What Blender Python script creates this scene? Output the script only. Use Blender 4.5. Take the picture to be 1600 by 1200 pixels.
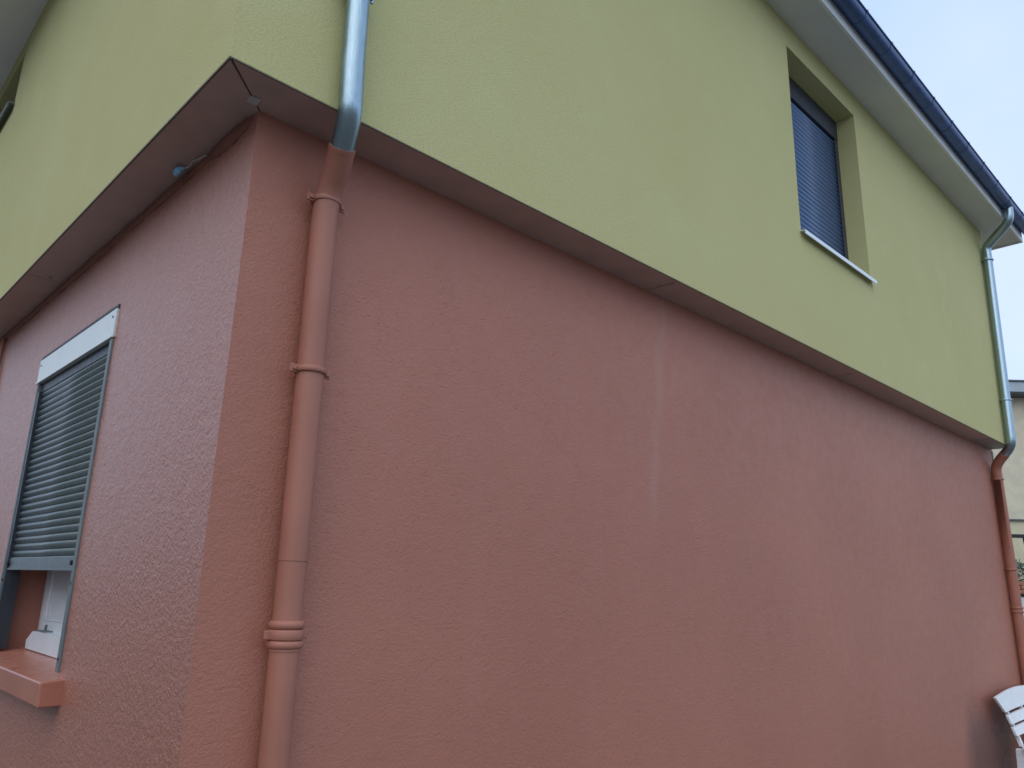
import bpy, bmesh, math, random
import numpy as np
from mathutils import Vector

random.seed(7)
for o in list(bpy.data.objects):
    bpy.data.objects.remove(o, do_unlink=True)
scene = bpy.context.scene
COL = scene.collection
PI = math.pi

# ------------------------------------------------------------------ camera
cam = bpy.data.cameras.new('camera')
cam_ob = bpy.data.objects.new('camera', cam)
COL.objects.link(cam_ob)
YAW, PITCH, ROLL = 0.8039, 0.2570, 0.0247
fw = Vector((math.cos(PITCH)*math.cos(YAW), math.cos(PITCH)*math.sin(YAW), math.sin(PITCH)))
rt = fw.cross(Vector((0, 0, 1))).normalized()
up = rt.cross(fw)
r2 = rt*math.cos(ROLL) + up*math.sin(ROLL)
u2 = -rt*math.sin(ROLL) + up*math.cos(ROLL)
from mathutils import Matrix
M = Matrix((r2, u2, -fw)).transposed().to_4x4()
M.translation = Vector((-0.6836, -1.8722, 1.6))
cam_ob.matrix_world = M
cam.sensor_fit = 'HORIZONTAL'
cam.sensor_width = 36.0
cam.lens = 1190.0/1600*36
cam.clip_start = 0.05
cam.clip_end = 2000
scene.camera = cam_ob

# ------------------------------------------------------------------ world, sun, exposure
SUN_EL, SUN_AZ = math.radians(52), math.radians(209)     # azimuth of the sun measured from +X towards +Y
w = bpy.data.worlds.new('World')
scene.world = w
w.use_nodes = True
nt = w.node_tree
nt.nodes.clear()
n_out = nt.nodes.new('ShaderNodeOutputWorld')
n_bg = nt.nodes.new('ShaderNodeBackground')
n_sky = nt.nodes.new('ShaderNodeTexSky')
n_sky.sky_type = 'NISHITA'
n_sky.sun_disc = False
n_sky.sun_elevation = SUN_EL
n_sky.sun_rotation = PI/2 - SUN_AZ
n_sky.dust_density = 4.0
n_sky.air_density = 1.0
n_co = nt.nodes.new('ShaderNodeTexCoord')
n_ns = nt.nodes.new('ShaderNodeTexNoise')
n_ns.inputs['Scale'].default_value = 2.2
n_ns.inputs['Detail'].default_value = 5
n_ns.inputs['Roughness'].default_value = 0.5
n_rp = nt.nodes.new('ShaderNodeValToRGB')
n_rp.color_ramp.elements[0].position = 0.36
n_rp.color_ramp.elements[0].color = (0.375, 0.50, 0.71, 1)
n_rp.color_ramp.elements[1].position = 0.66
n_rp.color_ramp.elements[1].color = (0.485, 0.58, 0.74, 1)
n_sc = nt.nodes.new('ShaderNodeVectorMath'); n_sc.operation = 'SCALE'
n_sc.inputs['Scale'].default_value = 10.6
n_mx = nt.nodes.new('ShaderNodeMix'); n_mx.data_type = 'RGBA'
n_mx.inputs['Factor'].default_value = 0.82
nt.links.new(n_co.outputs['Generated'], n_ns.inputs['Vector'])
nt.links.new(n_ns.outputs['Fac'], n_rp.inputs['Fac'])
nt.links.new(n_rp.outputs['Color'], n_sc.inputs[0])
nt.links.new(n_sky.outputs['Color'], n_mx.inputs['A'])
nt.links.new(n_sc.outputs['Vector'], n_mx.inputs['B'])
nt.links.new(n_mx.outputs['Result'], n_bg.inputs['Color'])
n_bg.inputs['Strength'].default_value = 0.1
nt.links.new(n_bg.outputs[0], n_out.inputs[0])

sun = bpy.data.lights.new('sun', 'SUN')
sun.energy = 0.62
sun.angle = math.radians(85)
sun.color = (1.0, 0.96, 0.86)
sun_ob = bpy.data.objects.new('sun', sun)
COL.objects.link(sun_ob)
sd = Vector((math.cos(SUN_EL)*math.cos(SUN_AZ), math.cos(SUN_EL)*math.sin(SUN_AZ), math.sin(SUN_EL)))
sun_ob.rotation_euler = sd.to_track_quat('Z', 'Y').to_euler()

scene.render.engine = 'CYCLES'
scene.cycles.filter_width = 1.5
scene.view_settings.view_transform = 'Standard'
scene.view_settings.look = 'None'
scene.view_settings.exposure = 0.68
scene.view_settings.gamma = 1.0
scene.view_settings.use_curve_mapping = False

# ------------------------------------------------------------------ materials
class NT:
    """tiny node helper"""
    def __init__(self, name):
        self.m = bpy.data.materials.new(name)
        self.m.use_nodes = True
        self.t = self.m.node_tree
        self.t.nodes.clear()
        self.out = self.t.nodes.new('ShaderNodeOutputMaterial')
        self.b = self.t.nodes.new('ShaderNodeBsdfPrincipled')
        self.t.links.new(self.b.outputs[0], self.out.inputs[0])
        self.pos = self.t.nodes.new('ShaderNodeNewGeometry').outputs['Position']
    def set(self, sock, v):
        if hasattr(v, 'is_output'):
            self.t.links.new(v, sock)
        else:
            sock.default_value = v
    def mapping(self, scale, vec=None):
        n = self.t.nodes.new('ShaderNodeVectorMath'); n.operation = 'MULTIPLY'
        self.set(n.inputs[0], vec or self.pos)
        n.inputs[1].default_value = scale
        return n.outputs[0]
    def noise(self, scale, detail=3, rough=0.5, vec=None, dist=0.0):
        n = self.t.nodes.new('ShaderNodeTexNoise')
        self.set(n.inputs['Vector'], vec or self.pos)
        n.inputs['Scale'].default_value = scale
        n.inputs['Detail'].default_value = detail
        n.inputs['Roughness'].default_value = rough
        n.inputs['Distortion'].default_value = dist
        return n.outputs['Fac']
    def rng(self, v, a, b, c=0.0, d=1.0, smooth=True):
        n = self.t.nodes.new('ShaderNodeMapRange')
        n.interpolation_type = 'SMOOTHSTEP' if smooth else 'LINEAR'
        self.set(n.inputs['Value'], v)
        for k, q in zip(('From Min', 'From Max', 'To Min', 'To Max'), (a, b, c, d)):
            n.inputs[k].default_value = q
        return n.outputs[0]
    def math(self, op, a, b=0.0):
        n = self.t.nodes.new('ShaderNodeMath'); n.operation = op
        self.set(n.inputs[0], a); self.set(n.inputs[1], b)
        return n.outputs[0]
    def mix(self, f, a, b):
        n = self.t.nodes.new('ShaderNodeMix'); n.data_type = 'RGBA'
        self.set(n.inputs['Factor'], f)
        for s, v in (('A', a), ('B', b)):
            if isinstance(v, tuple) and len(v) == 3: v = (*v, 1)
            self.set(n.inputs[s], v)
        return n.outputs['Result']
    def xyz(self):
        n = self.t.nodes.new('ShaderNodeSeparateXYZ')
        self.t.links.new(self.pos, n.inputs[0])
        return n.outputs
    def bump(self, h, strength, dist, prev=None):
        n = self.t.nodes.new('ShaderNodeBump')
        n.inputs['Strength'].default_value = strength
        n.inputs['Distance'].default_value = dist
        self.t.links.new(h, n.inputs['Height'])
        if prev: self.t.links.new(prev, n.inputs['Normal'])
        return n.outputs[0]
    def fin(self, col, rough, metal=0.0, normal=None, spec=None, coat=0):
        if coat:
            self.b.inputs['Coat Weight'].default_value = coat
            self.b.inputs['Coat Roughness'].default_value = .30
        if isinstance(col, tuple) and len(col) == 3: col = (*col, 1)
        self.set(self.b.inputs['Base Color'], col)
        self.set(self.b.inputs['Roughness'], rough)
        self.b.inputs['Metallic'].default_value = metal
        if spec is not None: self.b.inputs['Specular IOR Level'].default_value = spec
        if normal: self.t.links.new(normal, self.b.inputs['Normal'])
        return self.m

TERRA = (0.415, 0.163, 0.110)
TERRA2 = (0.437, 0.175, 0.119)

def mat_terra_left():
    n = NT('terracotta_roughcast')
    f = n.noise(1.3, 4)
    c = n.mix(n.rng(f, .35, .65), TERRA, TERRA2)
    pits = n.rng(n.noise(85, 4, .65), .58, .70)
    c = n.mix(n.math('MULTIPLY', pits, .58), c, (0.20, 0.085, 0.065))
    h1 = n.noise(105, 4, .62, vec=n.mapping((1, 1, .85)))
    h2 = n.noise(55, 3, .6, vec=n.mapping((1, 1, .7)))
    nb = n.bump(h1, 1.0, .0068)
    nb = n.bump(h2, .15, .006, nb)
    return n.fin(c, n.rng(n.noise(30, 3), .3, .7, .30, .42), 0, nb, 1.0, coat=.22)

def mat_terra_right():
    n = NT('terracotta_render')
    x = n.xyz()
    f = n.noise(0.9, 4)
    c = n.mix(n.rng(f, .3, .7), tuple(v*.98 for v in TERRA), tuple(v*1.02 for v in TERRA2))
    gr = n.rng(n.noise(125, 3, .7), .56, .70)
    c = n.mix(n.math('MULTIPLY', gr, .22), c, (0.22, 0.09, 0.065))
    # pale repaired crack running down the wall
    wob = n.math('MULTIPLY', n.math('SUBTRACT', n.noise(5.0, 3), .5), .12)
    slope = n.math('MULTIPLY', n.math('SUBTRACT', x[2], 2.9), .10)
    d = n.math('ABSOLUTE', n.math('SUBTRACT', n.math('SUBTRACT', x[0], 2.30), n.math('ADD', slope, wob)))
    streak = n.math('MULTIPLY', n.rng(d, .0, .055, 1, 0), n.rng(x[2], 1.75, 2.1))
    streak = n.math('MULTIPLY', streak, n.rng(n.noise(7, 3), .2, .6, .45, 1))
    c = n.mix(n.math('MULTIPLY', streak, .30), c, (0.47, 0.27, 0.22))
    # soft vertical wash marks
    run = n.rng(n.noise(3.0, 3, vec=n.mapping((2.2, 2.2, .25))), .52, .75)
    c = n.mix(n.math('MULTIPLY', run, .09), c, (0.42, 0.215, 0.175))
    cluster = n.rng(n.noise(5.5, 3), .40, .60)
    v = n.mapping((52, 52, 125))
    cre = n.rng(n.noise(1.0, 4, .6, vec=v, dist=.6), 0.60, .70)
    cre = n.math('MULTIPLY', cre, cluster)
    c = n.mix(n.math('MULTIPLY', cre, .13), c, (0.20, 0.085, 0.065))
    # soft shade beside the bench, painted into the wall colour
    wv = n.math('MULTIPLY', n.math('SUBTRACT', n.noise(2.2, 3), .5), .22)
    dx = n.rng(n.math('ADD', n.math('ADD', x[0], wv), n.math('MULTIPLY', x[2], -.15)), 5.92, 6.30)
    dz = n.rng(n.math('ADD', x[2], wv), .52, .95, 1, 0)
    bench_shade = n.math('MULTIPLY', n.math('MULTIPLY', dx, dz), n.rng(x[0], 7.1, 7.5, 1, 0))
    c = n.mix(n.math('MULTIPLY', bench_shade, .80), c, (0.115, 0.055, 0.045))
    inv = n.math('SUBTRACT', 1.0, cre)
    nb = n.bump(n.noise(115, 4, .7), .9, .0035)
    nb = n.bump(inv, .5, .003, nb)
    return n.fin(c, n.rng(n.noise(20, 3), .3, .7, .42, .55), 0, nb, .5)

def mat_terra_smooth(name='terracotta_paint', rough=.38, tint=1.0):
    n = NT(name)
    f = n.noise(6, 4)
    c = n.mix(n.rng(f, .3, .7), tuple(v*tint for v in TERRA), tuple(v*tint*1.06 for v in TERRA2))
    nb = n.bump(n.noise(60, 3, .6), .12, .003)
    return n.fin(c, n.rng(n.noise(12, 3), .3, .7, rough-.05, rough+.08), 0, nb, .5)

def mat_green():
    n = NT('green_render')
    G1, G2 = (0.545, 0.520, 0.245), (0.580, 0.555, 0.272)
    f = n.noise(0.8, 5, .6)
    c = n.mix(n.rng(f, .32, .68), G1, G2)
    c = n.mix(n.rng(n.noise(2.6, 4, .6), .50, .72, 0, .45), c, (0.61, 0.59, 0.315))
    g = n.noise(150, 3, .7)
    c = n.mix(n.rng(g, .36, .62, .0, .50), c, (0.42, 0.40, 0.187))
    sp = n.rng(n.noise(120, 2), .70, .76)
    c = n.mix(n.math('MULTIPLY', sp, .35), c, (0.29, 0.25, 0.10))
    nb = n.bump(n.noise(170, 3, .65), .7, .003)
    nb = n.bump(n.noise(14, 3), .10, .01, nb)
    return n.fin(c, .86, 0, nb, .25)

def mat_zinc(name='zinc', col=(0.33, 0.44, 0.50), rough=.36):
    n = NT(name)
    st = n.noise(1.0, 4, .6, vec=n.mapping((420, 420, 18)))
    bl = n.noise(26, 4, .6)
    c = n.mix(n.rng(st, .35, .65), tuple(v*.86 for v in col), tuple(min(1, v*1.12) for v in col))
    c = n.mix(n.rng(bl, .45, .7, 0, .25), c, tuple(v*.75 for v in col))
    nb = n.bump(st, .05, .001)
    return n.fin(c, n.rng(st, .3, .7, rough-.02, rough+.06), 1.0, nb)

def mat_plain(name, col, rough=.5, metal=0.0, var=.12, sc=25, bump=.05, spec=None):
    n = NT(name)
    f = n.noise(sc, 4, .6)
    c = n.mix(n.rng(f, .3, .7), tuple(v*(1-var) for v in col), tuple(min(1, v*(1+var)) for v in col))
    nb = n.bump(n.noise(sc*4, 2), bump, .002) if bump else None
    return n.fin(c, n.rng(f, .3, .7, max(.05, rough-.05), rough+.06), metal, nb, spec)

def mat_soffit():
    n = NT('grooved_soffit_boards')
    x = n.xyz()
    def gr(v):
        s = n.math('FRACT', n.math('MULTIPLY', v, 20.0))
        return n.rng(n.math('ABSOLUTE', n.math('SUBTRACT', s, .5)), .0, .10, 0, 1)
    h = gr(x[0])
    n2 = n.t.nodes.new('ShaderNodeNewGeometry')
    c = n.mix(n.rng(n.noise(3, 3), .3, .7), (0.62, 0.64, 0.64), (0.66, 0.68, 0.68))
    nb = n.bump(h, .25, .002)
    return n.fin(c, .5, 0, nb)
def mat_soffit_y():
    n = NT('grooved_soffit_boards_side')
    x = n.xyz()
    s = n.math('FRACT', n.math('MULTIPLY', x[1], 20.0))
    h = n.rng(n.math('ABSOLUTE', n.math('SUBTRACT', s, .5)), .0, .10, 0, 1)
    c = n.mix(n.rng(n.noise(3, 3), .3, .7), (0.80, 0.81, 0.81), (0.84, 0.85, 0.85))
    return n.fin(c, .5, 0, n.bump(h, .25, .002))

def mat_ground():
    n = NT('courtyard_gravel')
    c = n.mix(n.rng(n.noise(60, 4, .7), .35, .65), (0.095, 0.090, 0.084), (0.18, 0.172, 0.160))
    c = n.mix(n.rng(n.noise(.35, 4), .45, .62, 0, .35), c, (0.12, 0.11, 0.07))
    nb = n.bump(n.noise(80, 4, .7), .7, .02)
    return n.fin(c, .9, 0, nb, .3)

MT = {}
MT['terra_l'] = mat_terra_left()
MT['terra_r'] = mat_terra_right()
MT['terra_p'] = mat_terra_smooth('terracotta_pipe_paint', .52, .83)
MT['terra_d'] = mat_terra_smooth('terracotta_mortar', .75, .62)
MT['terra_s'] = mat_terra_smooth('terracotta_sill_paint', .30, 1.0)
MT['terra_f'] = mat_plain('terracotta_soffit_paint', (0.46, 0.355, 0.32), .36, 0, .08, 8, .08)
MT['green'] = mat_green()
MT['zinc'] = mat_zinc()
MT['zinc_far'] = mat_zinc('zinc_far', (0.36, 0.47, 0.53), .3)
MT['alu'] = mat_plain('silver_sill_metal', (0.72, 0.76, 0.78), .35, .6, .06, 30, .03)
MT['grey_metal'] = mat_plain('bare_grey_profile', (0.36, 0.35, 0.33), .5, .3, .18, 40, .08)
MT['white_panel'] = mat_plain('white_lacquered_panel', (0.72, 0.78, 0.78), .35, 0, .05, 9, .03)
MT['shutter'] = mat_plain('slate_grey_slat', (0.110, 0.140, 0.145), .36, 0, .10, 35, .04, .6)
MT['lip'] = mat_plain('dark_olive_lip', (0.16, 0.14, 0.10), .7, 0, .2, 40, .05)
MT['rail'] = mat_plain('grey_green_rail', (0.15, 0.18, 0.185), .45, .1, .08, 40, .04)
MT['rail_dark'] = mat_plain('dark_rail', (0.03, 0.036, 0.045), .4, 0, .1, 40, .03)
MT['navy'] = mat_plain('anthracite_blue_shutter', (0.080, 0.150, 0.290), .4, 0, .08, 30, .03)
MT['navy_dark'] = mat_plain('anthracite_blue_box', (0.030, 0.036, 0.052), .42, 0, .1, 30, .03)
MT['gutter'] = mat_plain('slate_blue_gutter', (0.050, 0.105, 0.260), .36, .25, .2, 8, .05)
MT['fascia'] = mat_plain('white_fascia', (0.74, 0.77, 0.78), .4, 0, .03, 10, .02)
MT['soffit'] = mat_soffit()
MT['soffit_y'] = mat_soffit_y()
MT['tile'] = mat_plain('dark_roof_tile', (0.075, 0.075, 0.085), .6, 0, .3, 14, .3)
MT['pvc'] = mat_plain('white_pvc', (0.70, 0.73, 0.76), .35, 0, .02, 12, 0)
MT['glass'] = mat_plain('dark_window_glass', (0.02, 0.024, 0.028), .06, 0, .05, 5, 0)
MT['black'] = mat_plain('black_rubber', (0.012, 0.012, 0.014), .5, 0, .1, 30, .02)
MT['blue_plastic'] = mat_plain('blue_white_plastic', (0.26, 0.56, 0.95), .25, 0, .22, 70, .1)
MT['wire'] = mat_plain('pale_wire', (0.52, 0.53, 0.52), .4, 0, .08, 50, .02)
MT['bench'] = mat_plain('white_bench_paint', (0.76, 0.79, 0.81), .38, 0, .04, 14, .05)
MT['cream'] = mat_plain('cream_render', (0.66, 0.61, 0.47), .85, 0, .07, 6, .1, .25)
MT['cream2'] = mat_plain('cream_render_base', (0.66, 0.62, 0.43), .85, 0, .07, 6, .1, .25)
MT['eave'] = mat_plain('grey_blue_eave', (0.36, 0.44, 0.49), .45, 0, .06, 8, .02)
MT['eave_dark'] = mat_plain('dark_eave_trim', (0.09, 0.11, 0.13), .5, 0, .1, 8, .02)
MT['white_wall'] = mat_plain('white_render', (0.72, 0.73, 0.71), .8, 0, .06, 6, .1, .25)
MT['clay'] = mat_plain('clay_tile', (0.36, 0.15, 0.09), .75, 0, .25, 12, .2)
MT['leaf'] = mat_plain('grey_green_leaf', (0.095, 0.125, 0.085), .55, 0, .4, 3, 0)
MT['bark'] = mat_plain('bark', (0.10, 0.075, 0.055), .85, 0, .3, 30, .3)
MT['iron'] = mat_plain('dark_iron', (0.028, 0.030, 0.034), .5, .3, .2, 30, .1)
MT['ground'] = mat_ground()
MT['dark_int'] = mat_plain('dark_interior', (0.05, 0.048, 0.045), .9, 0, .1, 3, 0)

# ------------------------------------------------------------------ mesh helpers
class MB:
    def __init__(self):
        self.v = []; self.f = []; self.smooth = []
    def add(self, vs, fs, smooth=False):
        b = len(self.v)
        self.v += [tuple(p) for p in vs]
        self.f += [tuple(i+b for i in q) for q in fs]
        self.smooth += [smooth]*len(fs)
        return self
    def box(self, x0, x1, y0, y1, z0, z1, bev=0.0):
        if bev <= 0:
            vs = [(x, y, z) for x in (x0, x1) for y in (y0, y1) for z in (z0, z1)]
            return self.add(vs, [(0,1,3,2),(4,6,7,5),(0,4,5,1),(2,3,7,6),(0,2,6,4),(1,5,7,3)])
        bm = bmesh.new()
        bmesh.ops.create_cube(bm, size=1)
        for v in bm.verts:
            v.co = Vector(((x0+x1)/2+v.co.x*(x1-x0), (y0+y1)/2+v.co.y*(y1-y0), (z0+z1)/2+v.co.z*(z1-z0)))
        bmesh.ops.bevel(bm, geom=bm.edges[:], offset=bev, segments=2, affect='EDGES', profile=.5)
        bm.verts.index_update()
        self.add([v.co[:] for v in bm.verts], [[v.index for v in f.verts] for f in bm.faces], False)
        bm.free()
        return self
    def prism(self, poly, axis, a, b):
        """poly: 2-D outline; extruded along axis (0,1,2) from a to b"""
        n = len(poly)
        def P(p, t):
            q = list(p); q.insert(axis, t); return tuple(q)
        vs = [P(p, a) for p in poly] + [P(p, b) for p in poly]
        fs = [(i, (i+1) % n, n+(i+1) % n, n+i) for i in range(n)]
        fs += [tuple(range(n-1, -1, -1)), tuple(range(n, 2*n))]
        return self.add(vs, fs)
    def tube(self, pts, rad, seg=20, cap=True, rads=None):
        pts = [Vector(p) for p in pts]
        vs, fs = [], []
        prev = None
        for i, p in enumerate(pts):
            t = (pts[min(i+1, len(pts)-1)] - pts[max(i-1, 0)]).normalized()
            if prev is None:
                a = t.orthogonal().normalized()
            else:
                a = (prev - t*prev.dot(t)).normalized()
            prev = a
            b = t.cross(a)
            r = rads[i] if rads else rad
            for k in range(seg):
                an = 2*PI*k/seg
                vs.append(p + a*math.cos(an)*r + b*math.sin(an)*r)
        for i in range(len(pts)-1):
            for k in range(seg):
                fs.append((i*seg+k, i*seg+(k+1) % seg, (i+1)*seg+(k+1) % seg, (i+1)*seg+k))
        self.add(vs, fs, True)
        if cap:
            self.add(vs[:seg], [tuple(range(seg-1, -1, -1))])
            self.add(vs[-seg:], [tuple(range(seg))])
        return self
    def grid(self, us, vs_, fn, holes=()):
        """regular sheet; fn(U,V)->Nx3 array; holes are (u0,u1,v0,v1)"""
        U, V = np.meshgrid(us, vs_, indexing='ij')
        P = fn(U, V).reshape(-1, 3)
        nu, nv = len(us), len(vs_)
        cu = (us[:-1]+us[1:])/2; cv = (vs_[:-1]+vs_[1:])/2
        CU, CV = np.meshgrid(cu, cv, indexing='ij')
        keep = np.ones(CU.shape, bool)
        for (a, b, c, d) in holes:
            keep &= ~((CU > a) & (CU < b) & (CV > c) & (CV < d))
        I, J = np.nonzero(keep)
        q = np.stack([I*nv+J, (I+1)*nv+J, (I+1)*nv+J+1, I*nv+J+1], 1)
        b = len(self.v)
        self.v += [tuple(p) for p in P.tolist()]
        self.f += [tuple(r) for r in (q+b).tolist()]
        self.smooth += [True]*len(q)
        return self
    def mesh(self, name, mat, offset=(0, 0, 0)):
        me = bpy.data.meshes.new(name)
        ox, oy, oz = offset
        vs = [(x-ox, y-oy, z-oz) for x, y, z in self.v] if any(offset) else self.v
        me.from_pydata(vs, [], self.f)
        me.polygons.foreach_set('use_smooth', self.smooth)
        me.materials.append(mat)
        me.update()
        return me
    def build(self, name, mat, parent=None, fix=True):
        off = world_loc(parent) if parent else (0, 0, 0)
        me = self.mesh(name, mat, off)
        if fix:
            bm = bmesh.new(); bm.from_mesh(me)
            bmesh.ops.recalc_face_normals(bm, faces=bm.faces)
            bm.to_mesh(me); bm.free()
        o = bpy.data.objects.new(name, me)
        COL.objects.link(o)
        o.parent = parent
        return o

def world_loc(o):
    v = Vector((0, 0, 0))
    while o:
        v += o.location; o = o.parent
    return v

def place(name, me, parent, loc):
    o = bpy.data.objects.new(name, me)
    COL.objects.link(o)
    o.parent = parent
    o.location = Vector(loc) - world_loc(parent)
    return o

def tag(o, label=None, cat=None, group=None, kind=None):
    if label: o['label'] = label
    if cat: o['category'] = cat
    if group: o['group'] = group
    if kind: o['kind'] = kind
    return o

def thing(name, loc, label, cat, group=None):
    o = bpy.data.objects.new(name, None)
    COL.objects.link(o)
    o.location = loc
    o.empty_display_size = .2
    return tag(o, label, cat, group)

def part_empty(name, parent, loc=None):
    o = bpy.data.objects.new(name, None)
    COL.objects.link(o)
    o.parent = parent
    o.empty_display_size = .1
    if loc is not None:
        o.location = Vector(loc) - world_loc(parent)
    return o

def chaikin(pts, n=3):
    pts = [Vector(p) for p in pts]
    for _ in range(n):
        q = [pts[0]]
        for a, b in zip(pts[:-1], pts[1:]):
            q += [a*.75+b*.25, a*.25+b*.75]
        q.append(pts[-1])
        pts = q
    return pts

RS = np.random.RandomState(11)
TAB = RS.rand(512, 512)
def vnoise(x, y):
    xi = np.floor(x).astype(int); yi = np.floor(y).astype(int)
    fx = x-xi; fy = y-yi
    fx = fx*fx*(3-2*fx); fy = fy*fy*(3-2*fy)
    g = lambda a, b: TAB[a % 512, b % 512]
    return (g(xi, yi)*(1-fx)+g(xi+1, yi)*fx)*(1-fy) + (g(xi, yi+1)*(1-fx)+g(xi+1, yi+1)*fx)*fy - .5

# ------------------------------------------------------------------ ground
g = MB()
g.box(-1200, 1200, -1200, 1200, -.3, 0)
tag(g.build('ground', MT['ground']), 'pale gravel courtyard ground round the house', None, None, 'structure')

# ------------------------------------------------------------------ HOUSE
OX, OY = .174, .176            # planes of the terracotta ground floor
L, LL = 7.886, 7.927           # far ends of the upper and lower right-hand walls
H0 = 3.0                       # underside of the overhang
YB = 8.5                       # back of the house
W0, W1, WZ0, WZ1 = 3.564, 4.640, 3.745, 5.093     # upper window opening
V0, V1, VZ0, VZ1 = 1.2815, 2.4067, 1.245, 2.638   # ground-floor window opening
S0, S1, SZ0, SZ1 = 3.776, 4.70, 4.672, 5.076      # small upper window, left face
house = thing('house', (OX, OY, 0), 'two storey house, terracotta ground floor under a projecting green upper storey', 'house')

# --- terracotta ground floor, displaced roughcast
def seq(*segs):
    out = []
    for a, b, s in segs:
        n = max(1, int(round((b-a)/s)))
        out += list(np.linspace(a, b, n+1)[:-1])
    out.append(segs[-1][1])
    return np.array(out)
zs = seq((0, .4, .05), (.4, VZ0, .0075), (VZ0, VZ1, .007), (VZ1, H0+.03, .007))
ys = seq((OY, V0, .0065), (V0, V1, .009), (V1, 3.7, .014), (3.7, YB, .1))
xs = seq((OX, 2.2, .0075), (2.2, 4.2, .014), (4.2, LL, .03))
def dl(y, z):
    return (.0016*vnoise(y/.011+3, z/.012+9) + .0004*vnoise(y/.024+40, z/.044+7) + .0010*vnoise(y/.09, z/.15+5)
            + .004*vnoise(y/.6+8, z/.6))
def dr(x, z):
    cl = np.clip(vnoise(x/.20+77, z/.20+13)*3+.35, 0, 1)
    cre = np.clip(vnoise(x/.034+5, z/.014+31)*2-.35, 0, 1)
    return (.0006*vnoise(x/.012+50, z/.010) + .0004*vnoise(x/.05+4, z/.04+80) - .0005*cre*cl
            + .004*vnoise(x/.7+3, z/.6+2))
def left_fn(Y, Z):
    D = dl(Y, Z)
    X = OX - D
    Y = Y.copy()
    Y[0, :] -= dr(np.full(Z.shape[1], OX), Z[0])
    return np.stack([X, Y, Z], -1)
def right_fn(X, Z):
    D = dr(X, Z)
    Y = OY - D
    X = X.copy()
    X[0, :] -= dl(np.full(Z.shape[1], OY), Z[0])
    return np.stack([X, Y, Z], -1)
m = MB()
m.grid(ys, zs, left_fn, [(V0, V1, VZ0, VZ1)])
m.f = [q[::-1] for q in m.f]
tag(m.build('ground_floor_wall', MT['terra_l'], house, fix=False), 'rough terracotta wall with the low window')
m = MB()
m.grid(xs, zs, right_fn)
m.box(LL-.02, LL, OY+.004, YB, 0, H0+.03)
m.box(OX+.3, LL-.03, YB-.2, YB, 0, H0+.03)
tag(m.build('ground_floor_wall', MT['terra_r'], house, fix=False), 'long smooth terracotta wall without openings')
m = MB()
m.box(LL-.022, LL+.004, OY-.007, OY+.004, 0, H0-.01, .002)
m.build('corner_trim', MT['grey_metal'], house)

# --- green upper storey
def flat_y(X, Z): return np.stack([X, np.zeros_like(X), Z], -1)
def flat_x(Y, Z): return np.stack([np.zeros_like(Y), Y, Z], -1)
zu = np.array([H0+.004, WZ0, WZ1, H0+2.31])
zu2 = np.array([H0+.004, SZ0, SZ1, H0+2.25])
m = MB()
m.grid(np.array([0, W0, W1, L]), zu, flat_y, [(W0, W1, WZ0, WZ1)])
RD = .131                                         # window reveals, turned inwards
m.add([(W0,0,WZ0),(W1,0,WZ0),(W1,0,WZ1),(W0,0,WZ1),(W0,RD+.06,WZ0),(W1,RD+.06,WZ0),(W1,RD+.06,WZ1),(W0,RD+.06,WZ1)],
      [(0,1,5,4),(1,2,6,5),(2,3,7,6),(3,0,4,7)])
m.smooth = [False]*len(m.f)
m.build('upper_wall', MT['green'], house, fix=False)
m = MB()
m.grid(np.array([0, S0, S1, YB]), zu2, flat_x, [(S0, S1, SZ0, SZ1)])
m.add([(0,S0,SZ0),(0,S1,SZ0),(0,S1,SZ1),(0,S0,SZ1),(.19,S0,SZ0),(.19,S1,SZ0),(.19,S1,SZ1),(.19,S0,SZ1)],
      [(0,1,5,4),(1,2,6,5),(2,3,7,6),(3,0,4,7)])
m.box(L-.02, L, .003, YB, H0+.004, H0+2.31)
m.box(.3, L-.03, YB-.02, YB, H0+.004, H0+2.31)
m.smooth = [False]*len(m.f)
m.build('upper_wall', MT['green'], house, fix=False)

# --- underside of the projecting storey: painted panels with open joints
def soffit_right(x0, x1, mat, mitre=False):
    m = MB()
    a = .004
    if mitre:
        poly = [(x0+.003, a), (x1, a), (x1, OY+.05), (x0+.047+OY, OY+.05)]
        m.prism(poly, 2, H0, H0+.012)
    else:
        m.box(x0, x1, a, OY+.05, H0, H0+.012)
    return m.build('overhang_panel', mat, house)
soffit_right(.006, 2.188, MT['terra_f'], True)
soffit_right(2.194, 4.274, MT['terra_f'])
soffit_right(4.280, 6.36, MT['terra_f'])
soffit_right(6.364, 7.20, MT['terra_f'])
tag(soffit_right(7.204, L, MT['grey_metal']), 'bare grey overhang panel at the far end')
def soffit_left(y0, y1, mitre=False):
    m = MB()
    a = .004
    if mitre:
        m.prism([(a, y0+.002), (a, y1), (OX+.05, y1), (OX+.05, y0+.046+OY)], 2, H0-.002, H0+.010)
    else:
        m.box(a, OX+.05, y0, y1, H0-.002, H0+.010)
    return m.build('overhang_panel', MT['terra_f'], house)
soffit_left(.006, 2.250, True)
soffit_left(2.255, 4.5)
soffit_left(4.504, 6.8)
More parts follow.
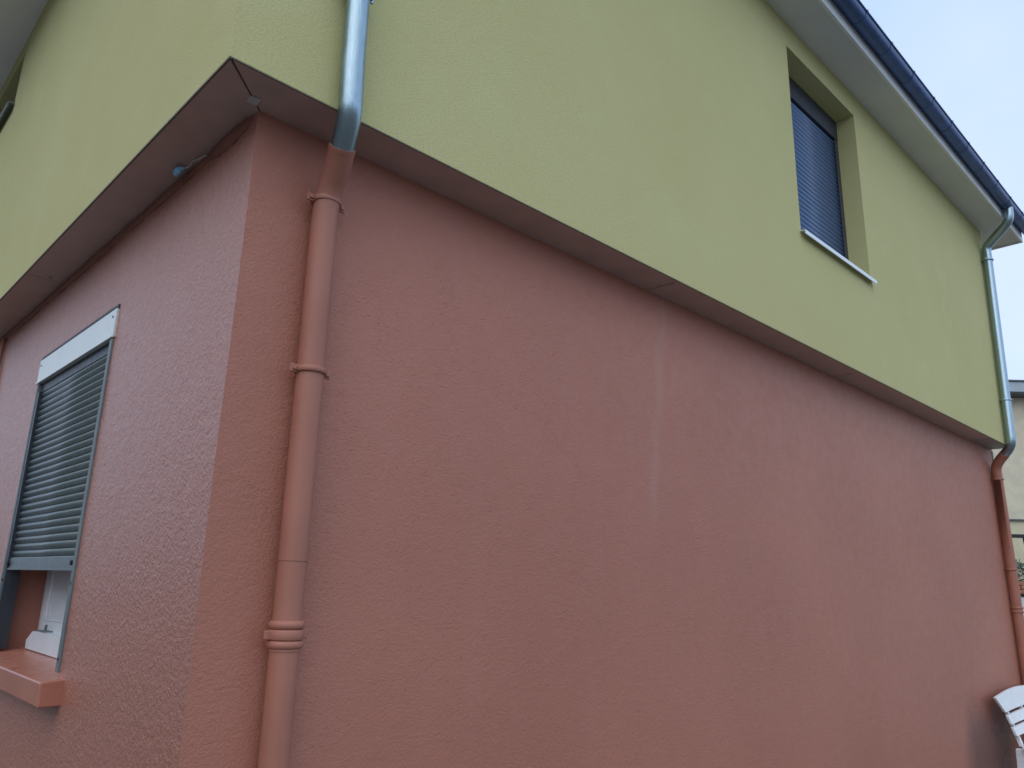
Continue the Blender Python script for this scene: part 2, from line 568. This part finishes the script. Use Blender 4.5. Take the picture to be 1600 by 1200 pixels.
# dark backing behind the joints, grey drip lips, unpainted tabs bridging joints
m = MB(); m.box(.01, L-.01, .01, OY+.1, H0+.016, H0+.03); m.box(.01, OX+.1, OY+.101, YB-.1, H0+.016, H0+.03)
m.build('joint_backing', MT['black'], house)
m = MB(); m.box(.001, L, -.001, .0045, H0-.001, H0+.0035); m.build('drip_lip', MT['lip'], house)
m = MB(); m.box(-.001, .0055, .001, 6.8, H0-.003, H0+.0035); m.build('drip_lip', MT['lip'], house)
m = MB(); m.prism([(.118,.122),(.150,.118),(.156,.152),(.122,.152)], 2, H0-.006, H0-.002); tab = m.build('joint_tab', MT['wire'], house)
for (x0, x1, y0, y1, a) in ((2.165, 2.20, .085, .105, 0), (2.185, 2.215, .028, .055, 0), (4.262, 4.292, .06, .08, 0)):
    m = MB(); m.prism([(x0, y0), (x1, y0+.006), (x1-.003, y1), (x0+.004, y1-.004)], 2, H0-.003, H0-.0005); m.build('joint_tab', MT['grey_metal'], house)
m = MB(); m.prism([(.09, 2.20), (.108, 2.205), (.118, 2.255), (.10, 2.25)], 2, H0-.005, H0-.0025); m.build('joint_tab', MT['grey_metal'], house)

# rough mortar bead where the left wall meets the overhang
t = np.linspace(.19, 4.2, 420)
prof = [(0.0, .0), (-.012, -.001), (-.017, -.010), (-.013, -.020), (-.016, -.029), (-.006, -.036), (.004, -.037)]
vs, fs = [], []
for i, y in enumerate(t):
    for k, (dx, dz) in enumerate(prof):
        w1 = vnoise(np.array(y/.05+k*3.1), np.array(k*1.7))*.010 + vnoise(np.array(y/.016+k*7), np.array(k*2.3))*.006
        s = 1 + (.5 if y < .75 else .0)*float(vnoise(np.array(y/.11), np.array(4.)))*1.4
        tp = min(1.0, (y-.185)/.06)
        vs.append((OX+.004+(dx*s+float(w1)*.8)*tp, y, H0+(dz*s+float(w1))*tp))
n = len(prof)
for i in range(len(t)-1):
    for k in range(n-1):
        fs.append((i*n+k, i*n+k+1, (i+1)*n+k+1, (i+1)*n+k))
m = MB(); m.add(vs, fs, True); m.build('mortar_bead', MT['terra_d'], house)
# painted conduit at the left
m = MB(); m.tube([(OX-.014, 3.47, H0-.03), (OX-.014, 3.47, .2)], .012, 10); m.build('conduit', MT['terra_p'], house)

# --- ground-floor window with half-lowered roller shutter
win = part_empty('window', house, (OX, (V0+V1)/2, VZ0))
FX = .368
m = MB()   # painted reveals
m.box(OX+.006, FX+.06, V1-.0005, V1+.03, VZ0-.03, VZ1)
m.build('reveal', MT['terra_p'], win)
m = MB(); m.box(OX+.006, FX+.06, V0-.03, V0+.0005, VZ0-.03, VZ1)
m.build('reveal', MT['terra_p'], win)
m = MB()   # white plastic frame and casement
m.box(FX, FX+.05, V0, V1, VZ0-.02, VZ1, .004)
m.box(FX-.014, FX, V1-.055, V1-.004, VZ0+.03, VZ1, .003)
m.box(FX-.014, FX, V0+.004, V0+.055, VZ0+.03, VZ1, .003)
m.box(FX-.022, FX-.001, V1-.135, V1-.064, VZ0+.075, VZ1, .004)
m.box(FX-.022, FX-.001, V0+.064, V0+.135, VZ0+.075, VZ1, .004)
m.box(FX-.022, FX-.001, (V0+V1)/2-.07, (V0+V1)/2+.07, VZ0+.075, VZ1, .004)
m.box(FX-.022, FX-.001, V1-.136, (V0+V1)/2+.071, VZ0+.075, VZ0+.145, .004)
m.box(FX-.022, FX-.001, V0+.136, (V0+V1)/2-.071, VZ0+.075, VZ0+.145, .004)
m.build('window_frame', MT['pvc'], win)
for a, b in (((V0+V1)/2+.075, V1-.14), (V0+.14, (V0+V1)/2-.075)):
    m = MB(); m.box(FX-.008, FX-.002, a, b, VZ0+.15, VZ1); m.build('pane', MT['glass'], win)
m = MB(); m.box(FX-.012, FX-.0085, (V0+V1)/2+.073, V1-.137, VZ0+.146, VZ0+.62, .001); m.build('lower_panel', MT['pvc'], win)
m = MB()   # bulky white threshold, its end cut at a slant
m.prism([(2.305, VZ0+.020), (2.31, VZ0+.055), (2.225, VZ0+.098), (V0+.01, VZ0+.098), (V0+.01, VZ0+.015)], 0, FX-.075, FX-.003)
m.build('threshold', MT['pvc'], win)
m = MB(); m.box(FX-.060, FX-.023, V1-.30, V1-.17, VZ0+.0985, VZ0+.103); m.box(FX-.03, FX-.0225, V1-.20, V1-.185, VZ0+.10, VZ0+.125); m.build('latch', MT['rail'], win)
# sill
m = MB()
bm = bmesh.new()
zt = VZ0
pts = [(OX-.073, 1.21, zt-.006), (OX-.073, 2.50, zt-.006), (FX-.0, 2.50, zt+.022), (FX-.0, 1.21, zt+.022),
       (OX-.070, 1.212, zt-.088), (OX-.070, 2.498, zt-.088), (FX, 2.498, zt-.088), (FX, 1.212, zt-.088)]
bv = [bm.verts.new(p) for p in pts]
for q in ((0,1,2,3), (7,6,5,4), (0,4,5,1), (1,5,6,2), (2,6,7,3), (3,7,4,0)):
    bm.faces.new([bv[i] for i in q])
bmesh.ops.bevel(bm, geom=bm.edges[:], offset=.006, segments=3, affect='EDGES', profile=.5)
bm.verts.index_update()
m.add([v.co[:] for v in bm.verts], [[v.index for v in f.verts] for f in bm.faces], False)
bm.free()
sill = m.build('sill', MT['terra_s'], win)

sh = part_empty('roller_shutter', house, (OX, (V0+V1)/2, VZ0))
BZ0 = 2.506
m = MB(); m.box(OX-.009, OX+.035, V0-.002, V1+.004, BZ0, VZ1-.014, .003)
m.box(OX-.013, OX-.004, V0-.003, V1+.006, BZ0-.004, BZ0+.004, .001)
m.build('shutter_box', MT['white_panel'], sh)
m = MB(); m.box(OX-.004, OX+.04, V0-.006, V1+.008, VZ1-.014, VZ1+.004); m.build('box_gap', MT['black'], sh)
m = MB(); m.box(OX+.010, OX+.10, V0+.006, V1-.004, BZ0-.05, BZ0+.02); m.build('box_shade_strip', MT['rail_dark'], sh)  # dark strip standing in for the shade under the box
scr = MB(); scr.tube([(-.0025, 0, 0), (.004, 0, 0)], .005, 10); scm = scr.mesh('screw', MT['rail_dark'])
for y in (V0+.028, V1-.03):
    place('screw', scm, sh, (OX-.009, y, VZ1-.045))
m = MB(); m.box(OX-.007, OX+.030, V0+.002, V0+.032, VZ0+.015, BZ0-.006, .003); m.build('guide_rail', MT['rail'], sh)
m = MB(); m.box(OX-.007, OX+.030, V1-.026, V1-.006, VZ0+.015, BZ0-.006, .003); m.build('guide_rail', MT['rail'], sh)
m = MB(); m.box(OX-.004, OX+.055, V1-.064, V1-.027, VZ0+.02, BZ0-.05); tag(m.build('guide_rail', MT['rail_dark'], sh), 'dark inner rail')
for z in (VZ0+.06, VZ0+.32):
    place('screw', scm, sh, (OX-.007, V0+.012, z))
place('screw', scm, sh, (OX-.006, V1-.03, VZ0+.32))
PITCH_S = .0304
prof = []
for k in range(9):
    a = k/8
    prof.append((-.0085*math.sin(PI*min(1, a**1.35))**.75, -.0145+.029*a))
poly = [(x+.0, z) for x, z in prof] + [(.004, .0145), (.004, -.0145)]
m = MB()
y0, y1 = V0+.030, V1-.060
vs, fs = [], []
for (x, z) in poly: vs.append((x, y0, z))
for (x, z) in poly: vs.append((x, y1, z))
n = len(poly)
m.add(vs, [(i, (i+1) % n, n+(i+1) % n, n+i) for i in range(8)], True)
m.add(vs, [(i, (i+1) % n, n+(i+1) % n, n+i) for i in range(8, n)] + [tuple(range(n)), tuple(range(2*n-1, n-1, -1))], False)
slat_me = m.mesh('slat', MT['shutter'])
bmx = bmesh.new(); bmx.from_mesh(slat_me); bmesh.ops.remove_doubles(bmx, verts=bmx.verts, dist=1e-6); bmesh.ops.recalc_face_normals(bmx, faces=bmx.faces); bmx.to_mesh(slat_me); bmx.free()
SB = 1.665
for k in range(26):
    place('slat', slat_me, sh, (OX+.016, 0, SB+PITCH_S*(k+.5)))
m = MB(); m.box(OX+.004, OX+.022, V0+.030, V1-.062, SB-.050, SB-.001, .003)
m.box(OX-.001, OX+.006, V0+.030, V1-.062, SB-.056, SB-.048, .001)
m.build('bottom_bar', MT['shutter'], sh)
st = MB(); st.tube([(-.012, 0, 0), (.006, 0, 0)], .009, 14); stm = st.mesh('stopper', MT['black'])
for y in (V0+.060, V1-.075):
    place('stopper', stm, sh, (OX+.004, y, SB-.027))

# --- upper window, roller shutter fully down
us = part_empty('roller_shutter', house, ((W0+W1)/2, RD, WZ0))
tag(us, 'closed dark blue roller shutter of the upper window')
m = MB(); m.box(W0+.001, W1-.001, RD, RD+.05, WZ1-.165, WZ1-.001, .003); m.build('shutter_box', MT['navy_dark'], us)
m = MB(); m.box(W0+.001, W0+.05, RD+.004, RD+.05, WZ0+.02, WZ1-.166, .003); m.build('guide_rail', MT['navy_dark'], us)
m = MB(); m.box(W1-.05, W1-.001, RD+.004, RD+.05, WZ0+.02, WZ1-.166, .003); m.build('guide_rail', MT['navy_dark'], us)
m = MB()
y0, y1 = W0+.049, W1-.049
vs = [(y0, x, z) for x, z in poly] + [(y1, x, z) for x, z in poly]
s = .0365/.0304
vs = [(a, b*1.0, c*s) for a, b, c in vs]
m.add(vs, [(i, (i+1) % n, n+(i+1) % n, n+i) for i in range(8)], True)
m.add(vs, [(i, (i+1) % n, n+(i+1) % n, n+i) for i in range(8, n)] + [tuple(range(n)), tuple(range(2*n-1, n-1, -1))], False)
us_me = m.mesh('slat', MT['navy'])
bmx = bmesh.new(); bmx.from_mesh(us_me); bmesh.ops.remove_doubles(bmx, verts=bmx.verts, dist=1e-6); bmesh.ops.recalc_face_normals(bmx, faces=bmx.faces); bmx.to_mesh(us_me); bmx.free()
top = WZ1-.172
k = 0
while top - .0365*(k+1) > WZ0+.02:
    place('slat', us_me, us, (0, RD+.025, top-.0365*(k+.5))); k += 1
m = MB(); m.box(W0+.049, W1-.049, RD+.015, RD+.03, WZ0+.012, top-.0365*k-.001, .002); m.build('bottom_bar', MT['navy'], us)
m = MB()
m.prism([(-.035, WZ0-.024), (-.035, WZ0+.002), (-.030, WZ0+.004), (RD+.0, WZ0+.016), (RD+.0, WZ0+.010), (-.029, WZ0-.003), (-.029, WZ0-.024)], 0, W0-.012, W1+.022)
tag(m.build('window_sill', MT['alu'], house), 'silver metal sill under the upper window')

# --- small upper window on the left face
lw = part_empty('small_window', house, (.13, S0, SZ0))
m = MB()
m.box(.12, .16, S0, S0+.05, SZ0+.01, SZ1, .003); m.box(.12, .16, S1-.05, S1, SZ0+.01, SZ1, .003)
m.box(.12, .16, S0+.051, S1-.051, SZ1-.05, SZ1, .003); m.box(.12, .16, S0+.051, S1-.051, SZ0+.01, SZ0+.06, .003)
m.build('window_frame', MT['pvc'], lw)
m = MB(); m.box(.135, .145, S0+.05, S1-.05, SZ0+.06, SZ1-.05); m.build('pane', MT['glass'], lw)
m = MB()
m.prism([(-.04, SZ0-.045), (-.04, SZ0-.004), (-.03, SZ0), (.12, SZ0+.010), (.12, SZ0+.003), (-.032, SZ0-.012), (-.032, SZ0-.045)], 1, S0-.02, S1+.02)
m.build('window_sill', MT['rail'], lw)

# --- roof: soffit, fascia, gutter, pitched tiles
ZR = H0+2.286
ZL = H0+2.209
XE = 8.40
ES = .241
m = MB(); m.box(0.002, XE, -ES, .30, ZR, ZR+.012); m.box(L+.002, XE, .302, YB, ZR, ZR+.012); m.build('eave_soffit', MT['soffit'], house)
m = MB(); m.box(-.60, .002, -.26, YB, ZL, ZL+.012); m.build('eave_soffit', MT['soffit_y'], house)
m = MB()
m.box(-.60, XE, -ES-.022, -ES, ZR-.012, ZR+.145, .002)
m.box(XE, XE+.022, -ES-.022, YB, ZR-.014, ZR+.145, .002)
m.box(-.622, -.60, -.26, YB, ZL-.012, ZL+.22, .002)
m.build('fascia', MT['fascia'], house)
gut = part_empty('gutter', house, (4.0, -ES-.08, ZR+.10))
GY, GZ, GR = -ES-.022-.056, ZR+.115, .055
vs, fs = [], []
NS = 14
prof = [(GY+GR, GZ+.012)] + [(GY+GR*math.cos(PI*k/NS), GZ-GR*math.sin(PI*k/NS)) for k in range(NS+1)] + \
       [(GY-GR-.001, GZ+.008), (GY-GR-.006, GZ+.013), (GY-GR-.010, GZ+.007), (GY-GR-.006, GZ+.001), (GY-GR-.002, GZ+.004)]
inner = [(GY-(GR-.002)*math.cos(PI*k/NS), GZ-(GR-.002)*math.sin(PI*k/NS)) for k in range(NS+1)]
prof = prof + inner
np_ = len(prof)
m = MB()
vs = [(-.55, a, b) for a, b in prof] + [(XE+.06, a, b) for a, b in prof]
m.add(vs, [(i, i+1, np_+i+1, np_+i) for i in range(np_-1)], True)
m.build('gutter_channel', MT['gutter'], gut)
m = MB()
m.prism([(GY+GR*math.cos(PI*k/NS), GZ-GR*math.sin(PI*k/NS)) for k in range(NS+1)], 0, XE+.058, XE+.062)
m.build('end_cap', MT['gutter'], gut)
br = MB()
R1 = GR+.003
pr1 = [(R1*math.cos(PI*k/NS), -R1*math.sin(PI*k/NS)) for k in range(NS+1)]
pr2 = [((R1-.0025)*math.cos(PI*k/NS), -(R1-.0025)*math.sin(PI*k/NS)) for k in range(NS+1)][::-1]
br.prism(pr1+pr2, 0, -.009, .009)
br.box(-.009, .009, R1-.002, R1+.002, 0, .03)
br.box(-.007, .007, -R1-.009, -R1+.002, -.004, .017, .002)
brm = br.mesh('gutter_bracket', MT['gutter'])
for k in range(-9, 11):
    x = 4.01+.44*k
    if -.5 < x < XE: place('gutter_bracket', brm, gut, (x, GY, GZ))
# roof planes (hip), with a rolled tile profile at the eave
m = MB()
ro = .35
z0 = ZR+.15
xa, xb, ya, yb = -.68, XE+.09, -ES-.085, YB+.4
hw = (yb-ya)/2
rz = z0+hw*math.tan(math.radians(24))
A, B, Cc, D = (xa, ya, z0), (xb, ya, z0), (xb, yb, z0), (xa, yb, z0)
Rg1, Rg2 = (xa+hw, ya+hw, rz), (xb-.01, ya+hw, rz)
m.add([A, B, Cc, D, Rg1, Rg2], [(0,1,5,4), (3,4,5,2), (0,4,3), (1,2,5), (0,3,2,1)])
m.build('roof', MT['tile'], house)
tl = MB()
tl.add([(0,0,0),(.0,.35,.157),(.06,.35,.185),(.06,0,.028),(.12,0,.0),(.12,.35,.157),(.2,.35,.157),(.2,0,0),
        (0,0,-.018),(.06,0,.010),(.12,0,-.018),(.2,0,-.018)],
       [(0,3,2,1),(3,4,5,2),(4,7,6,5),(0,8,9,3),(3,9,10,4),(4,10,11,7)])
tlm = tl.mesh('roof_tile', MT['tile'])
x = xa+.42
while x < xb-.2:
    place('roof_tile', tlm, house, (x, ya-.006, z0+.02)); x += .2

# ------------------------------------------------------------------ downpipes
PX, PY = .405, OY-.050
dp = part_empty('downpipe', house, (PX, PY, 0))
tag(dp, 'downpipe near the corner, zinc above and terracotta painted below')
path = [(.338, -.052, ZR-.3), (.353, -.052, 3.15), (.3565, -.052, 3.02), (.362, -.046, 2.968), (.392, .045, 2.868)]
head = chaikin(path[1:], 3)
m = MB(); m.tube([path[0]]+head, .0368, 28); m.build('zinc_pipe', MT['zinc'], dp)
# neck up under the eave to the gutter
m = MB(); m.tube(chaikin([(.338, -.052, ZR-.3), (.337, -.06, ZR-.22), (.33, -GR-.24, ZR-.04), (.33, GY, ZR+.02), (.33, GY, ZR+.07)], 3), .0366, 24); m.build('swan_neck', MT['zinc'], dp)
low = chaikin([(.384, .021, 2.896), (.398, .066, 2.845), (.4035, .112, 2.790), (.404, PY, 2.73), (.4045, PY, 2.64)], 3)
m = MB(); m.tube(low+[Vector((.4055, PY, 1.649))], .0408, 28); m.build('painted_pipe', MT['terra_p'], dp)
m = MB(); m.tube([(.4055, PY, 1.6475), (.407, PY, .02)], .0402, 28); m.build('painted_pipe', MT['terra_p'], dp)
# rim of the socket
m = MB(); a = Vector((.384, .021, 2.896)); dct = (low[1]-low[0]).normalized()
m.tube([a-dct*.003, a+dct*.004, a+dct*.010], .0418, 28); m.build('socket_rim', MT['terra_p'], dp)
def bracket(r, ear=.026, hh=.0085, matname='terra_p'):
    m = MB()
    zz = [-hh-.0004, -hh, -hh*.75, hh*.75, hh, hh+.0004]
    rr = [r-.002, r+.006, r+.008, r+.008, r+.006, r-.002]
    m.tube([(0, 0, z) for z in zz], 0, 28, False, rr)
    return m
def collar_set(parent, x, y, z, r, mat, kind):
    b = part_empty('bracket', parent, (x, y, z)) if False else None
    m = bracket(r)
    for s in (-1, 1):
        m.box(s*(r+.001) if s > 0 else -(r+.027), (r+.027) if s > 0 else -(r+.001), -.004, .004, -.0125, .0125, .002)
        m.box(s*(r+.014)-.006, s*(r+.014)+.006, -.010, .012, -.006, .006, .0015)
    m.box(-.005, .005, r+.002, .052, -.005, .005)
    for i, v in enumerate(m.v): m.v[i] = (v[0]+x, v[1]+y, v[2]+z)
    return m.build('pipe_bracket', mat, parent)
collar_set(dp, .4043, PY, 2.755, .0405, MT['terra_p'], 0)
collar_set(dp, .405, PY, 2.200, .0405, MT['terra_p'], 0)
collar_set(dp, .407, PY, .55, .0402, MT['terra_p'], 0)
m = bracket(.0402, hh=.0135)
for s in (-1, 1):
    m.box(-(.0402+.024) if s < 0 else .041, -.041 if s < 0 else .0402+.024, -.005, .005, -.012, .012, .003)
m.v = [(a+.4057, b+PY, c+1.452) for a, b, c in m.v]
m.build('pipe_bracket', MT['terra_p'], dp)
for zc in (1.478, 1.427):
    m = MB(); pr = []
    zz = [zc+.0115*math.cos(PI*k/8) for k in range(9)]; rr = [.0405+.0085*math.sin(PI*k/8) for k in range(9)]
    m.tube([(.4057, PY, z) for z in zz], 0, 28, False, rr); m.build('socket_ring', MT['terra_p'], dp)
m = MB(); m.tube([(.4057, PY, 1.419), (.4057, PY, 1.410)], .0425, 28); m.build('socket_rim', MT['terra_p'], dp)
m = MB(); m.tube([(.4055, PY, 1.653), (.4055, PY, 1.648)], .0416, 28); m.build('pipe_seam', MT['terra_p'], dp)
collar_set(dp, .343, -.052, 3.408, .0368, MT['zinc'], 0)
collar_set(dp, .339, -.052, 4.75, .0368, MT['zinc'], 0)

fp = part_empty('downpipe', house, (7.7, 0, 0))
tag(fp, 'downpipe at the far corner with a swan neck to the gutter')
RF = .043
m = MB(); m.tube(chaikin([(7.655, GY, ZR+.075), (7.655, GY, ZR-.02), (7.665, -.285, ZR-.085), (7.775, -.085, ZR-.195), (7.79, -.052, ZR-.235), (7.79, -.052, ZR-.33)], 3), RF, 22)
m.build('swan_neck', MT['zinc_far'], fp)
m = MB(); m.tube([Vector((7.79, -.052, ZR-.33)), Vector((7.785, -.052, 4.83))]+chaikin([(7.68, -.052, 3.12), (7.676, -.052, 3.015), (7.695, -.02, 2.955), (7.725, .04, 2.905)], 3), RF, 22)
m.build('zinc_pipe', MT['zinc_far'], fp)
m = MB(); m.tube(chaikin([(7.715, .022, 2.918), (7.742, .085, 2.860), (7.765, PY, 2.80), (7.775, PY, 2.70)], 3)+[Vector((7.815, PY, 1.9)), Vector((7.855, PY, .02))], RF+.002, 22)
m.build('painted_pipe', MT['terra_p'], fp)
for (x, y, z, mt) in ((7.787, -.052, 4.92, 'zinc_far'), (7.704, -.052, 3.431, 'zinc_far'), (7.777, PY, 2.688, 'terra_p'), (7.817, PY, 1.845, 'terra_p')):
    collar_set(fp, x, y, z, RF+.002, MT[mt], 0)
for zc in (1.50, 1.465):
    m = MB()
    zz = [zc+.012*math.cos(PI*k/8) for k in range(9)]; rr = [RF+.002+.009*math.sin(PI*k/8) for k in range(9)]
    m.tube([(7.826, PY, z) for z in zz], 0, 22, False, rr); m.build('socket_ring', MT['terra_p'], fp)

# ------------------------------------------------------------------ loose cable end under the overhang
cb = thing('cable_end', (OX-.03, .66, H0-.02), 'pale blue taped cable end with thin wire, poking out under the terracotta overhang', 'cable')
m = MB(); m.tube([(.132, .715, 2.972), (.129, .705, 2.974), (.127, .695, 2.975), (.127, .683, 2.976), (.132, .672, 2.979), (.138, .662, 2.982)], 0, 14, True, [.006, .0125, .0135, .0125, .010, .004]); m.build('taped_tip', MT['blue_plastic'], cb)
m = MB(); m.tube(chaikin([(.136, .668, 2.981), (.150, .650, 2.986), (.150, .625, 2.998), (.149, .600, 2.992), (.150, .560, 2.981), (.156, .515, 2.978)], 3), .0024, 8); m.build('wire', MT['wire'], cb)

# ------------------------------------------------------------------ white bench
bn = thing('garden_bench', (7.25, -.15, 0), 'white slatted garden bench standing with its back to the terracotta wall', 'bench')
BX0, BX1 = 6.77, 7.90
def lean(z): return -.004 + (z-.45)*.30             # back leans towards the wall
def back_slat(z0, z1, x0t, x0b, crown=0.0):
    m = MB()
    N = 12
    outs = []
    for i in range(N+1):
        f = i/N
        xt = x0t+(BX1+(BX0-x0t)-x0t)*f
        xb = x0b+(BX1+(BX0-x0b)-x0b)*f
        c = crown*math.sin(PI*f)
        outs.append(((xt, z1+c), (xb, z0+c*.3)))
    th = .022
    vs, fs = [], []
    for (tp, bt) in outs:
        for (xx, zz) in (tp, bt):
            for dy in (0, th):
                vs.append((xx, lean(zz)-dy, zz))
    for i in range(N):
        a = i*4; b = a+4
        fs += [(a, b, b+1, a+1), (a+2, a+3, b+3, b+2), (a+1, b+1, b+3, a+3), (a, a+2, b+2, b)]
    fs += [(0, 1, 3, 2), (N*4, N*4+2, N*4+3, N*4+1)]
    m.add(vs, fs)
    o = m.build('back_slat', MT['bench'], bn)
    bvl = o.modifiers.new('bevel', 'BEVEL'); bvl.width = .004; bvl.segments = 2; bvl.limit_method = 'ANGLE'
    return o
back_slat(.700, .815, 6.655, 6.755, .035)
back_slat(.612, .676, 6.772, 6.780, .012)
back_slat(.528, .590, 6.772, 6.782, .008)
for x in (6.90, 7.33, 7.76):
    m = MB(); m.add([(x-.02, lean(.44)+.026, .44), (x+.02, lean(.44)+.026, .44), (x+.02, lean(.80)+.026, .80), (x-.02, lean(.80)+.026, .80),
                     (x-.02, lean(.44)+.001, .44), (x+.02, lean(.44)+.001, .44), (x+.02, lean(.80)+.001, .80), (x-.02, lean(.80)+.001, .80)],
                    [(0,1,2,3), (7,6,5,4), (0,4,5,1), (2,6,7,3), (1,5,6,2), (0,3,7,4)])
    m.build('back_support', MT['bench'], bn)
for k in range(5):
    y1 = -.025-.088*k
    xa = BX0+.02 if k else BX0-.01
    m = MB(); m.box(xa, BX1-.02, y1-.072, y1, .432, .456, .008); m.build('seat_slat', MT['bench'], bn)
for x in (6.83, 7.84):
    m = MB(); m.box(x-.022, x+.022, -.43, .03, .385, .431, .004); m.build('seat_rail', MT['bench'], bn)
    m = MB(); m.prism([(.03, .43), (-.035, .43), (-.02, 0), (.045, 0)], 0, x-.021, x+.021); m.build('leg', MT['bench'], bn)
    m = MB(); m.prism([(-.37, .384), (-.43, .384), (-.445, 0), (-.395, 0)], 0, x-.021, x+.021); m.build('leg', MT['bench'], bn)

# ------------------------------------------------------------------ neighbour's house, garden wall, railing, shrub
fwd = Vector((math.cos(YAW), math.sin(YAW), 0))
lat = Vector((math.sin(YAW), -math.cos(YAW), 0))      # to the right
def oriented(name, origin, label, cat):
    o = thing(name, origin, label, cat)
    o.rotation_euler = (0, 0, math.atan2(lat.y, lat.x))   # local x = to the right, local y = away
    return o
def lbuild(m, name, mat, parent):
    me = m.mesh(name, mat)
    bm = bmesh.new(); bm.from_mesh(me); bmesh.ops.recalc_face_normals(bm, faces=bm.faces); bm.to_mesh(me); bm.free()
    o = bpy.data.objects.new(name, me); COL.objects.link(o); o.parent = parent
    return o
nh = oriented('neighbour_house', (13.07, .95, 0), 'cream neighbouring house with a grey-blue flat eave, beyond the far corner', 'house')
m = MB(); m.box(-2.2, 7.5, .30, 8, 2.76, 4.70); lbuild(m, 'upper_wall', MT['cream'], nh)
m = MB(); m.box(-2.2, 7.5, .32, 8, 0, 2.735); lbuild(m, 'ground_floor_wall', MT['cream2'], nh)
m = MB(); m.box(-2.22, 7.52, .285, 8, 2.736, 2.759); lbuild(m, 'string_course', MT['eave_dark'], nh)
m = MB(); m.box(-2.5, 7.8, 0, 8.3, 4.72, 4.885, .006); lbuild(m, 'eave', MT['eave'], nh)
m = MB(); m.box(-2.5, 7.8, .02, 8.3, 4.701, 4.719); m.box(-2.52, 7.82, -.02, 8.32, 4.886, 4.91); lbuild(m, 'eave_trim', MT['eave_dark'], nh)
for x in (2.2, 5.2):
    for z0 in (.9, 3.15):
        fr = MB(); fr.box(x-.06, x+1.06, .275, .284, z0-.06, z0+1.16); w_ = lbuild(fr, 'window', MT['pvc'], nh)
        pn = MB(); pn.box(x, x+.48, .268, .274, z0, z0+1.1); pn.box(x+.52, x+1.0, .268, .274, z0, z0+1.1); lbuild(pn, 'pane', MT['glass'], w_)

C0 = Vector((-.6836, -1.8722, 0))
gw = oriented('garden_wall', (11.55, .10, 0), 'low white garden wall with clay tile coping behind the far downpipe', 'wall')
m = MB(); m.box(-1.3, 5.5, 0, .22, 0, 1.60, .01); lbuild(m, 'rendered_wall', MT['white_wall'], gw)
m = MB(); m.box(-1.3, 5.5, -.012, .232, 1.60, 1.635); lbuild(m, 'coping_shadow', MT['iron'], gw)  # dark slab drawn as the shadow line below the coping tiles
for row in range(3):
    for k in range(30):
        x = -1.3+k*.225+(.11 if row % 2 else 0)
        mm = MB(); mm.box(x, x+.218, -.045+.02*row, .26-.02*row, 1.637+.052*row, 1.682+.052*row, .008)
        lbuild(mm, 'coping_tile', MT['clay'], gw)
ir = oriented('iron_railing', (11.62, .19, 1.8), 'dark iron railing on the clay coping in front of the cream house', 'railing')
m = MB(); m.box(-1.3, 5.4, .0, .05, .54, .585); lbuild(m, 'top_rail', MT['iron'], ir)
for k in range(14):
    x = -1.2+k*.5
    m = MB(); m.prism([(x-.03, .54), (x+.03, .54), (x+.07, -.005), (x+.02, -.005)], 1, .005, .045); lbuild(m, 'post', MT['iron'], ir)
sb = oriented('shrub', (11.85, .55, 0), 'grey green shrub rising between the garden wall and the cream house', 'shrub')
rnd = random.Random(3)
lf = MB()
for i in range(2600):
    u = rnd.uniform(-1.0, 1.6)
    topz = 2.13+.10*math.sin(u*5)+.06*math.sin(u*13)
    z = topz - abs(rnd.gauss(0, .30))
    if z < .3: continue
    p = Vector((u, rnd.uniform(-.12, .42), z))
    a = Vector((rnd.gauss(0, 1), rnd.gauss(0, 1), rnd.gauss(0, 1))).normalized()
    b = a.orthogonal().normalized()
    sz = rnd.uniform(.02, .05)
    lf.add([p-a*sz, p+b*sz*.5, p+a*sz, p-b*sz*.5], [(0, 1, 2, 3)])
me = lf.mesh('foliage', MT['leaf']); o = bpy.data.objects.new('foliage', me); COL.objects.link(o); o.parent = sb; o['kind'] = 'stuff'
for k in range(9):
    x = -.8+k*.27
    st_ = MB(); st_.tube([(x, .15, 0), (x+.05, .12, .9), (x-.04, .16, 1.95)], 0, 7, True, [.025, .018, .006]); lbuild(st_, 'stem', MT['bark'], sb)

# ------------------------------------------------------------------ unseen houses added across the street to shape the left wall's reflections
MT['added_house_grey'] = mat_plain('added_house_render', (0.24, 0.22, 0.19), .9, 0, .1, 3, .1, .2)
for yy in (6.0, 25.0):
    o = thing('added_house', (-11.5, yy, 0), 'unseen grey rendered house added straight across from the low shuttered window' if yy < 10 else 'unseen grey rendered house added further along, beyond the one facing the window', 'house', 'unseen houses added for the wall sheen')
    o.rotation_euler = (0, 0, PI/2)
    wd, dpt, h = 17, 8, 5.6
    m = MB(); m.box(-wd/2, wd/2, 0, dpt, 0, h); lbuild(m, 'wall', MT['added_house_grey'], o)  # body of the added unseen house
    m = MB(); m.prism([(-.45, h), (dpt+.45, h), (dpt+.45, h+.12), (dpt/2, h+2.2), (-.45, h+.12)], 0, -wd/2-.3, wd/2+.3)
    lbuild(m, 'roof', MT['tile'], o)
    for k in range(5):
        x = -wd/2+wd*(k+.5)/5-.55
        for z in (1.0, 3.6):
            fr = MB(); fr.box(x, x+1.1, -.05, -.003, z, z+1.35); w_ = lbuild(fr, 'window', MT['pvc'], o)  # window on the added unseen house
            for a in (.07, .58):
                pn = MB(); pn.box(x+a, x+a+.45, -.058, -.051, z+.07, z+1.28); lbuild(pn, 'pane', MT['glass'], w_)
